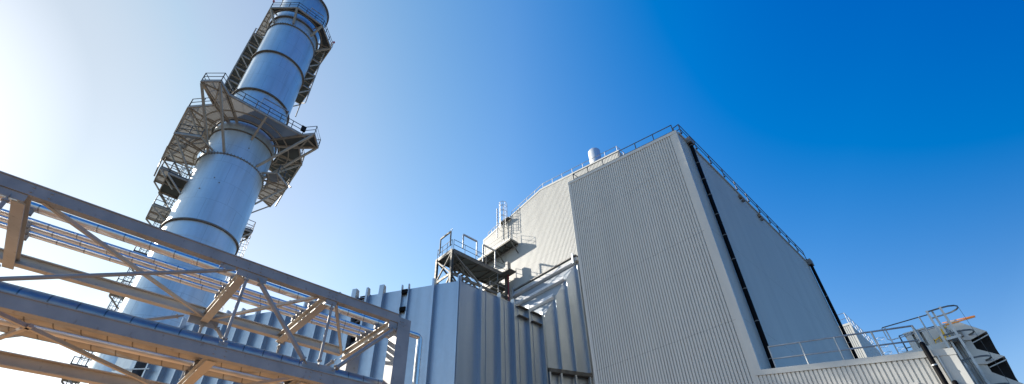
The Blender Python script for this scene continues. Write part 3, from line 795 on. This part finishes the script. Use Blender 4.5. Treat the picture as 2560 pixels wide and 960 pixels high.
for x_, y_ in ((TX0, TY0), (TX1, TY0), (TX0, TY1), (TX1, TY1)):
    MB().ibeam((x_, y_, 0), (x_, y_, TZ+.02), .22, .22, (0, 1, 0)).build('column', 'tower', tw)
Z2 = 23.6
m = MB(); m.bar((TX1, TY0, Z2), (TX1, TY1, Z2), .1, .24); m.bar((TX0, TY0, Z2), (TX1, TY0, Z2), .1, .24); m.bar((TX0, TY0, Z2), (TX0, TY1, Z2), .1, .24); m.build('lower_beams', 'tower', tw)
for p_, q_ in (((TX1, TY0, TZ-.2), (TX1, 22.9, Z2)), ((TX1, TY0, Z2-.1), (TX1, 22.0, 21.2)), ((TX0, TY0, TZ-.2), (TX1, TY0, Z2)), ((TX1, TY0, TZ-.2), (TX0, TY0, Z2)),
               ((TX0, TY0, Z2), (TX1, TY0, 20.6)), ((TX1, TY0, Z2), (TX0, TY0, 20.6)), ((TX0, TY0, TZ-.2), (TX0, 23, Z2)), ((TX1, 25.9, TZ-.2), (TX1, 23.4, Z2))):
    MB().bar(p_, q_, .12, .12).build('brace', 'tower', tw)
# stair flight rising toward the camera end
def flight(par, x0, x1, ya, za, yb, zb_, n):
    hold = MB()
    for x_ in (x0, x1): hold.bar((x_, ya, za), (x_, yb, zb_), .03, .22)
    hd = hold.build('stair_flight', 'tower', par)
    tr = MB()
    for i in range(n):
        k = (i + .5)/n; tr.box(x0, x1, ya+(yb-ya)*k-.12, ya+(yb-ya)*k+.12, za+(zb_-za)*k, za+(zb_-za)*k+.03)
    tr.build('treads', 'tower', hd)
    rl = MB()
    for x_ in (x0, x1):
        for h in (.5, 1.0): rl.tube((x_, ya, za+h), (x_, yb, zb_+h), .022, 6)
        for i in range(4):
            k = (i+.3)/4; rl.tube((x_, ya+(yb-ya)*k, za+(zb_-za)*k), (x_, ya+(yb-ya)*k, za+(zb_-za)*k+1.0), .022, 6)
    rl.build('stair_rail', 'galv', hd)
flight(tw, -29.4, -28.6, 20.6, 26.0, 24.2, 23.5, 12)
flight(tw, -28.4, -27.6, 20.8, 20.8, 24.2, 23.5, 12)
MB().box(-29.6, -27.5, 24.2, 26.0, 23.42, 23.47).build('landing', 'grate', tw)
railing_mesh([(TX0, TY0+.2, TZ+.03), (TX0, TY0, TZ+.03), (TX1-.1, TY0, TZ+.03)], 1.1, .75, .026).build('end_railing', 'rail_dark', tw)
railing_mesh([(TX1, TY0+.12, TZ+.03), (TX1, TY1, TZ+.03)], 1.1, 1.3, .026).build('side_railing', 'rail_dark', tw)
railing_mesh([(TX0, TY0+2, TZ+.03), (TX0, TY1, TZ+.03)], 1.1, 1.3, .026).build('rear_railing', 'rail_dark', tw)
railing_mesh([(TX1, 24.0, 23.5), (TX1, 26, 23.5)], 1.1, .9, .026).build('landing_railing', 'galv', tw)
def goalpost(a_, b_, h0, h1, nm='davit_frame'):
    m = MB(); a_, b_ = V(a_), V(b_)
    for q_ in (a_, b_): m.tube(q_ + V(0, 0, h0), q_ + V(0, 0, h1), .065, 8)
    m.bar(a_ + V(0, 0, h1), b_ + V(0, 0, h1), .12, .14); return m.build(nm, 'tower' if a_.y < 19.6 else 'galv', tw)
goalpost((-29.27, 19.52, TZ), (-27.72, 19.52, TZ), .5, 2.1)
d_ = goalpost((-27.38, 20.68, TZ), (-27.38, 22.3, TZ), .6, 2.15)
goalpost((-27.38, 23.06, TZ), (-27.38, 24.58, TZ), .2, 2.15)
m = MB(); pts = []
for i in range(13): pts.append((-27.72+.13*math.cos(i*PI/6)+.1, 19.5, TZ+2.2+.13*math.sin(i*PI/6)))
m.path(pts, .018, 6); m.build('lifting_ring', 'galv', tw)
# lower side platforms toward the wall
MB().box(-31.0, -27.5, 25.0, 26.3, 24.9, 24.95).build('lower_deck', 'grate_dark', tw)
m = MB(); m.bar((-31, 25.0, 24.85), (-27.5, 25.0, 24.85), .1, .2); m.bar((-31, 26.3, 24.85), (-27.5, 26.3, 24.85), .1, .2)
for x_ in (-31, -29.2, -27.5): m.bar((x_, 25, 24.85), (x_, 26.3, 24.85), .1, .16)
m.build('lower_deck_beams', 'tower', tw)
railing_mesh([(-31, 25.0, 24.95), (-27.5, 25.0, 24.95)], 1.1, 1.1, .026).build('lower_railing', 'galv', tw)
MB().box(-26.95, -26.65, 25.5, 25.9, TZ-.2, TZ+.95).build('equipment_cabinet', 'grey_box', tw)
MB().box(-27.5, -26.1, 25.2, 26.1, TZ-.3, TZ-.2).build('cabinet_bracket', 'tower', tw)
rpipe = thing('riser_pipe', 'dark red vertical pipe at the right end of the stair tower deck', 'pipe', (-26.95, 25.85, 0))
MB().tube((-26.95, 25.85, 0), (-26.95, 25.85, 26.1), .07, 10).build('pipe', 'red', rpipe)
for z_ in (25.4, 23.5, 21.5): MB().tube((-26.95, 25.85, z_), (-26.95, 25.85, z_+.12), .1, 10).build('coupling', 'red', rpipe)
# access bridge rail seen in silhouette
# wall platform and caged ladder on the gable wall
wp = thing('wall_platform', 'steel bracket platform fixed high on the sunlit gable wall below the caged ladder', 'platform', (-28, 26, 29.3))
MB().box(-31.0, -26.05, 25.4, 26.45, 29.33, 29.38).build('deck', 'grate_dark', wp)
m = MB(); m.bar((-31.0, 25.4, 29.3), (-26.05, 25.4, 29.3), .08, .22); m.bar((-31.0, 26.4, 29.3), (-26.05, 26.4, 29.3), .08, .22)
for x_ in (-31, -29.8, -28.3, -27.2, -26.05): m.bar((x_, 25.4, 29.3), (x_, 26.45, 29.3), .08, .18)
m.bar((-31, 25.4, 29.25), (-28.4, 26.4, 29.25), .06, .08); m.bar((-26.1, 25.4, 29.25), (-28.3, 26.4, 29.25), .06, .08)
m.build('frame', 'tower', wp)
for x_ in (-26.1, -28.2, -30.6): MB().bar((x_, 25.45, 29.2), (x_, 26.46, 28.15), .09, .09).build('knee_brace', 'tower', wp)
railing_mesh([(-26.05, 26.3, 29.38), (-26.05, 25.4, 29.38), (-31.0, 25.4, 29.38), (-31, 26.3, 29.38)], 1.0, 1.25, .02).build('railing', 'galv', wp)
ld = thing('caged_ladder', 'caged ladder climbing the sunlit gable wall above the bracket platform', 'ladder', (-27.6, 26.3, 29.3))
ladder(ld, (-27.6, 26.30), (0, -1, 0), 29.4, 34.2, 'galv', 2.4, .5, .40, 1.1, .3, .75)
MB().box(-28.3, -26.9, 26.0, 26.46, 33.0, 33.06).build('step_platform', 'tower', ld)
pole = MB(); pole.tube((-28.79, 26.2, 31.5), (-28.79, 26.2, 35.5), .05, 8)
for i in range(7): pole.tube((-28.79, 26.2, 33+i*.38), (-28.79, 26.2, 33.12+i*.38), .08, 8)
tag(pole.build('antenna_mast', 'galv'), 'slim pale mast with round insulators left of the caged ladder', 'mast')

# ------------------------------------------------------------------ pipe rack
pr = thing('pipe_rack', 'painted steel truss pipe rack crossing the lower left foreground', 'pipe rack', (-11.4, 0, 0))
XN, XF = -10.045, -12.905
YA, YB = -11.5, 5.55
def chord(x, z, w_, h, y0=YA, y1=YB, mat='steel'):
    return MB().ibeam((x, y0, z), (x, y1, z), w_, h).build('chord', mat, pr)
for zc_ in (7.568, 5.567):
    m = MB(); m.box(-10.016, -10.0, YA, YB, zc_-.1225, zc_+.1225)
    m.box(-10.17, -10.0165, YA, YB, zc_-.1225, zc_-.104); m.box(-10.17, -10.0165, YA, YB, zc_+.104, zc_+.1225)
    m.box(-9.9995, -9.982, YA, YB, zc_+.102, zc_+.1225); m.build('chord', 'steel', pr)
chord(XF, 7.57, .17, .24, YA, 5.4, 'tan'); chord(XF, 5.56, .17, .26, YA, 5.4, 'tan')
ys = [-9.4, -5.7, -1.93, 1.76, 3.62]
for y_ in ys:
    MB().ibeam((XN-.13, y_, 7.45), (XF+.02, y_, 7.45), .18, .24).build('cross_beam', 'tan', pr)
    MB().ibeam((XN-.13, y_, 5.52), (XF+.02, y_, 5.52), .18, .2).build('cross_beam', 'tan', pr)
MB().ibeam((XN-.13, 5.48, 7.44), (XF+.02, 5.48, 7.44), .16, .22).build('cross_beam', 'tan', pr)
MB().ibeam((XN-.13, 5.48, 5.52), (XF+.02, 5.48, 5.52), .16, .2).build('cross_beam', 'tan', pr)
for x_ in (-10.2, -12.9):
    c_ = MB().box(x_-.2, x_+.2, 5.55, 5.93, 0, 7.62).build('column', 'steel', pr)
    MB().box(x_-.3, x_+.3, 5.45, 6.05, .15, .19).build('base_plate', 'steel', c_)
    c_ = MB().ibeam((x_, -9.4, 0), (x_, -9.4, 5.4), .40, .40, (1, 0, 0), .03, .02).build('column', 'steel', pr)
def rod(a_, b_, r_=.045, nm='brace'):
    m = MB(); a_, b_ = V(a_), V(b_); d_ = (b_-a_).normalized()
    m.tube(a_ + d_*.12, b_ - d_*.12, r_, 12)
    for e_, s_ in ((a_, 1), (b_, -1)):
        m.bar(e_ + d_*(s_*.0), e_ + d_*(s_*.17), .016, .10, (1, 0, 0)); m.tube(e_ + d_*(s_*.12), e_ + d_*(s_*.15), r_+.02, 12)
        for k in (.04, .10):
            c_ = e_ + d_*(s_*k); m.tube(c_ - V(.03, 0, 0), c_ + V(.03, 0, 0), .016, 8)
    return m.build(nm, 'steel', pr)
def gusset(x, y, z, w_, h):
    m = MB(); x += .012; m.box(x-.009, x+.009, y-w_/2, y+w_/2, z-h/2, z+h/2); return m.build('gusset', 'steel', pr)
# near face web members
rod((XN, 1.82, 7.38), (XN, 1.82, 5.74), .032)
rod((XN, 2.02, 7.36), (XN, 3.50, 5.78), .05)
rod((XN, 3.76, 7.38), (XN, 3.76, 5.8), .032)
rod((XN, 4.08, 5.78), (XN, 5.55, 7.33), .05)
rod((XN, -1.78, 5.75), (XN, 1.50, 7.36), .038)
rod((XN, -2.05, 7.36), (XN, -2.05, 5.74), .032)
rod((XN, -2.2, 7.36), (XN, -5.5, 5.78), .05)
rod((XN, -5.7, 7.36), (XN, -5.7, 5.74), .032)
gusset(XN, 1.9, 7.37, .62, .16); gusset(XN, 3.78, 5.74, .75, .2); gusset(XN, 3.72, 7.38, .26, .12); gusset(XN, 1.82, 5.72, .16, .16)
gusset(XN, 5.42, 7.33, .24, .22); gusset(XN, 1.4, 7.39, .3, .1); gusset(XN, -2.05, 7.37, .4, .14)
# far face web members hang below the far top chord
XFF = XF
rod((XFF, 1.75, 7.36), (XFF, 1.78, 5.72), .032); rod((XFF, 2.0, 7.36), (XFF, 3.5, 5.75), .045); rod((XFF, 1.3, 7.36), (XFF, -1.8, 5.75), .038)
rod((XFF, 3.66, 7.36), (XFF, 3.66, 5.74), .032); rod((XFF, -2.05, 7.36), (XFF, -2.05, 5.74), .032); rod((XFF, 3.9, 5.75), (XFF, 5.3, 7.3), .045)
gusset(XFF, 1.75, 7.33, .66, .2); gusset(XFF, 3.68, 7.36, .2, .1)
# plan bracing at both levels
def flatbrace(a_, b_): return MB().bar(a_, b_, .065, .065).build('plan_brace', 'tan', pr)
flatbrace((XN-.05, -1.66, 7.46), (XF+.1, 1.62, 7.46)); flatbrace((XF+.12, 1.95, 7.46), (XN-.05, 3.42, 7.46)); flatbrace((XN-.05, 3.85, 7.46), (XF+.15, 5.36, 7.46))
flatbrace((XN-.05, -1.75, 5.5), (XF+.1, 1.62, 5.5)); flatbrace((XF+.1, 1.9, 5.5), (XN-.05, 3.45, 5.5)); flatbrace((XF+.1, -2.1, 5.5), (XN-.05, .3, 5.5)) if False else None
flatbrace((XN-.05, -2.1, 5.5), (XF+.1, -5.5, 5.5)); flatbrace((XF+.1, -1.75, 5.5), (XN-.6, -.9, 5.5))
# bolts groups on the chord web
m = MB()
for y_, z_ in ((-1.85, 7.56), (-1.6, 7.56), (1.78, 7.56), (2.03, 7.56), (3.62, 7.56), (3.8, 7.56), (1.72, 5.57), (1.92, 5.57), (3.62, 5.57), (3.86, 5.57)):
    for dz in (-.05, .05):
        MB().tube((-10.0, y_, z_+dz), (-9.982, y_, z_+dz), .017, 6).build('bolt', 'steel', pr)
m = MB()
for y_, z_ in ((5.62, 7.5), (5.70, 7.5), (5.78, 7.45), (5.62, 7.42), (5.72, 7.4)): MB().tube((-10.0, y_, z_), (-9.982, y_, z_), .016, 6).build('bolt', 'steel', pr)

# pipes resting on the rack, each its own thing
def pipe(label, x, z, r_, mat, y1, drop=None, y0=-12, group='insulated pipes on the rack'):
    t = thing('insulated_pipe', label, 'pipe', (x, 0, z), group)
    if drop is None:
        m = MB().path([(x, y0, z), (x, y1, z)], r_, 20)
    else:
        el = [(x, y1 + r_*1.2*math.sin(k*PI/10), z - r_*1.2*(1-math.cos(k*PI/10))) for k in range(6)]
        m = MB().path([(x, y0, z)] + el + [(x, el[-1][1], drop)], r_, 20)
    m.build('jacket', mat, t)
    zb = 7.57 if z > 7 else 5.62
    for y_ in ys + [5.48]:
        if y_ > y1: continue
        MB().box(x-.035, x+.035, y_-.12, y_+.12, zb, z-r_*.8).build('pipe_shoe', 'grey_box', t)
    return t
pipe('silver insulated pipe nearest the top chord, bending down beyond the end column', -10.92, 7.76, .088, 'alu', 6.72, 0)
pipe('silver insulated pipe in the upper bundle, first left of the single pipe', -11.43, 7.735, .062, 'alu', 6.1, 0)
pipe('silver insulated pipe in the middle of the upper three-pipe bundle', -11.67, 7.73, .060, 'alu', 5.9)
pipe('silver insulated pipe outermost in the upper three-pipe bundle', -11.93, 7.73, .060, 'alu', 5.9)
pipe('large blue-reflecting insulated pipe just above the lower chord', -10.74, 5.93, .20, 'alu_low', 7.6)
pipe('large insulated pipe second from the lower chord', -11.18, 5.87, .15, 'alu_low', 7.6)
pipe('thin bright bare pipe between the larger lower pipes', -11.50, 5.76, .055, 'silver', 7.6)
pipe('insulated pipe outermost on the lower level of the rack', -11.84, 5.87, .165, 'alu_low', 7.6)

# ------------------------------------------------------------------ filter house at far right
fh = thing('filter_house', 'cream air intake housing with black hooded openings at the right edge', 'air intake', (0, 24, 0))
MB().box(-.45, .14, 22.35, 29, 0, 9.05).build('casing', 'flash', fh)
MB().box(.14, .60, 22.6, 29, 5.5, 8.45).build('opening', 'void', fh)
def hood(z0, pts):
    m = MB(); m.prism([(x_, 22.3, z_) for x_, z_ in pts], (0, .05, 0)); o_ = m.build('hood_cheek', 'flash', fh)
    # sloped hood sheet over the full depth
    (xa, za), (xb, zb_) = pts[1], pts[2]
    MB().prism([(xa, 22.35, za), (xb, 22.35, zb_), (xb, 29, zb_), (xa, 29, za)], (0, 0, -.03)).build('hood_sheet', 'flash', o_)
    MB().bar((pts[3][0], 22.3, pts[3][1]-.12), (pts[2][0], 22.3, pts[2][1]-.12), .03, .03).build('hood_rail', 'galv', o_)
hood(0, [(-.45, 9.12), (.02, 9.2), (.65, 8.52), (.14, 8.38), (-.45, 8.5)])
hood(0, [(-.2, 8.35), (.16, 8.02), (.67, 7.60), (.16, 7.48), (-.2, 7.6)])
hood(0, [(-.2, 7.4), (.14, 7.2), (.66, 6.66), (.16, 6.5), (-.2, 6.6)])
hood(0, [(-.2, 6.45), (.14, 6.3), (.66, 5.75), (.16, 5.6), (-.2, 5.7)])
eq = thing('roof_unit', 'cream roof housing with short ribbed ducts between annex and caged ladder', 'housing', (-1.2, 22, 7))
MB().box(-2.06, -.42, 22.0, 25, 8.22, 8.47).build('base_skirt', 'flash', eq)
m = MB(); m.box(-2.15, -.36, 21.9, 25.1, 8.18, 8.22); m.build('eave_trim', 'ledge', eq)
MB().box(-1.95, -.42, 22.15, 25, 7.0, 8.18).build('lower_body', 'grey_box', eq)
m = MB()
for x_ in (-1.5, -1.25, -1.0): m.box(x_, x_+.17, 22.75, 23.6, 8.47, 9.33)
m.box(-1.55, -.82, 23.0, 23.6, 8.47, 9.3)
m.build('ribbed_duct', 'flash', eq)
MB().box(-1.56, -.80, 22.72, 23.7, 9.33, 9.38).build('cap', 'flash', eq)
MB().box(-.80, -.45, 22.6, 23.4, 8.47, 9.25).build('side_box', 'flash', eq)
m = MB()
for x_ in (-.78, -.62, -.5): m.bar((x_, 22.5, 8.55), (x_, 22.5, 8.8), .03, .03)
m.bar((-.8, 22.5, 8.72), (-.45, 22.5, 8.86), .03, .04); m.build('valve_handles', 'yellow', eq)
m = MB(); m.bar((-.45, 22.3, 8.58), (-.42, 22.3, 8.98), .06, .06); m.bar((-.44, 22.3, 8.98), (-.25, 22.3, 9.03), .04, .04)
for k in range(2): m.tube((-.43+.1*k, 22.28, 8.6), (-.43+.1*k, 22.28, 8.7), .05, 8)
tag(m.build('safety_gate', 'yellow'), 'yellow self-closing safety gate beside the caged ladder', 'gate')
rl = thing('platform_handrail', 'raised steel handrail on the roof housing left of the caged ladder', 'handrail', (-1.2, 22, 8.47))
MB().path([(-2.0, 22.0, 9.56), (-.5, 22.0, 9.54)], .022, 8).build('top_rail', 'rail_dark', rl)
MB().path([(-2.02, 22.0, 9.56), (-2.02, 22.0, 9.08), (-1.95, 22.0, 9.02), (-.5, 22.0, 9.02)], .018, 8).build('mid_rail', 'galv', rl)
for x_ in (-1.93, -.80): MB().path([(x_, 22.0, 8.47), (x_, 22.0, 9.56)], .022, 8).build('post', 'galv', rl)
MB().path([(-1.75, 23.4, 9.56), (-.5, 23.4, 9.54)], .02, 8).build('rear_rail', 'rail_dark', rl)
MB().path([(-1.75, 23.4, 9.02), (-.5, 23.4, 9.02)], .02, 8).build('rear_mid_rail', 'rail_dark', rl)
MB().path([(-1.75, 23.4, 8.47), (-1.75, 23.4, 9.56)], .024, 8).build('post', 'rail_dark', rl)
lad = thing('caged_ladder', 'large caged ladder in the right foreground rising past the annex corner', 'ladder', (-.4, 22, 0))
for y_ in (21.75, 22.25):
    MB().bar((-.36, y_, 4), (-.36, y_, 9.55), .06, .025, (0, 1, 0)).build('stile', 'galv', lad)
m = MB(); z_ = 4.1
while z_ < 8.5: MB().tube((-.36, 21.75, z_), (-.36, 22.25, z_), .026, 6).build('rung', 'yellow', lad); z_ += .28
hoop = [(-.5, 21.62), (-.1, 21.62), (.12, 21.66), (.28, 21.78), (.36, 21.95), (.36, 22.05), (.28, 22.22), (.12, 22.34), (-.1, 22.38), (-.5, 22.38)]
for z_ in (9.5, 8.55, 7.6, 6.65, 5.7):
    m = MB()
    for (xa, ya), (xb, yb) in zip(hoop[:-1], hoop[1:]): m.bar((xa, ya, z_), (xb, yb, z_), .012, .055)
    m.build('hoop', 'rail_dark', lad)
for x_, y_ in ((-.5, 21.62), (-.1, 21.62), (-.1, 22.38)):
    MB().bar((x_, y_, 4.2), (x_, y_, 9.55), .015, .07, (1, 0, 0)).build('cage_strap', 'galv', lad)
MB().tube((.36, 21.95, 5), (.36, 21.95, 9.5), .006, 6).build('cage_wire', 'rail_dark', lad)
MB().bar((-.30, 22.38, 6.0), (-.30, 22.38, 8.6), .12, .05, (1, 0, 0)).build('side_plate', 'galv', lad)
MB().box(-.44, -.05, 21.65, 22.3, 8.42, 8.46).build('landing', 'grate', lad)
m = MB()
for y_ in (21.62, 22.34): m.bar((-.44, y_, 8.40), (-.02, y_, 8.40), .04, .09)
m.build('landing_frame', 'galv', lad)
for z_ in (7.9, 7.0, 6.1): MB().bar((-.36, 22.0, z_), (-.36, 22.36, z_-.05), .03, .05).build('stand_off', 'galv', lad)
cd = thing('conduit_bundle', 'thin steel conduits dropping down the air intake wall behind the caged ladder', 'conduit', (-.25, 22.3, 0))
for k, x_ in enumerate((-.28, -.22, -.15)):
    MB().path([(x_, 22.31, 9.0-.1*k), (x_, 22.27, 8.9-.1*k), (x_, 22.27, 3)], .014, 6).build('conduit', 'galv' if k != 1 else 'grey_box', cd)
MB().box(-.12, .04, 22.22, 22.34, 8.55, 8.78).build('junction_box', 'grey_box', cd)
cr = thing('jib_crane', 'orange jib crane arm pointing right above the air intake', 'crane', (-.2, 22.5, 9))
MB().bar((-.24, 22.3, 9.1), (.62, 22.3, 9.1), .035, .045).build('jib', 'orange', cr)
MB().bar((-.30, 22.6, 9.3), (.62, 22.3, 9.13), .025, .03).build('tie_bar', 'orange', cr)
MB().bar((-.26, 22.35, 8.9), (-.02, 22.35, 9.08), .05, .12).build('bracket', 'orange', cr)
MB().tube((-.1, 22.4, 9.0), (-.1, 22.6, 9.0), .1, 12).build('hoist', 'grey_box', cr)
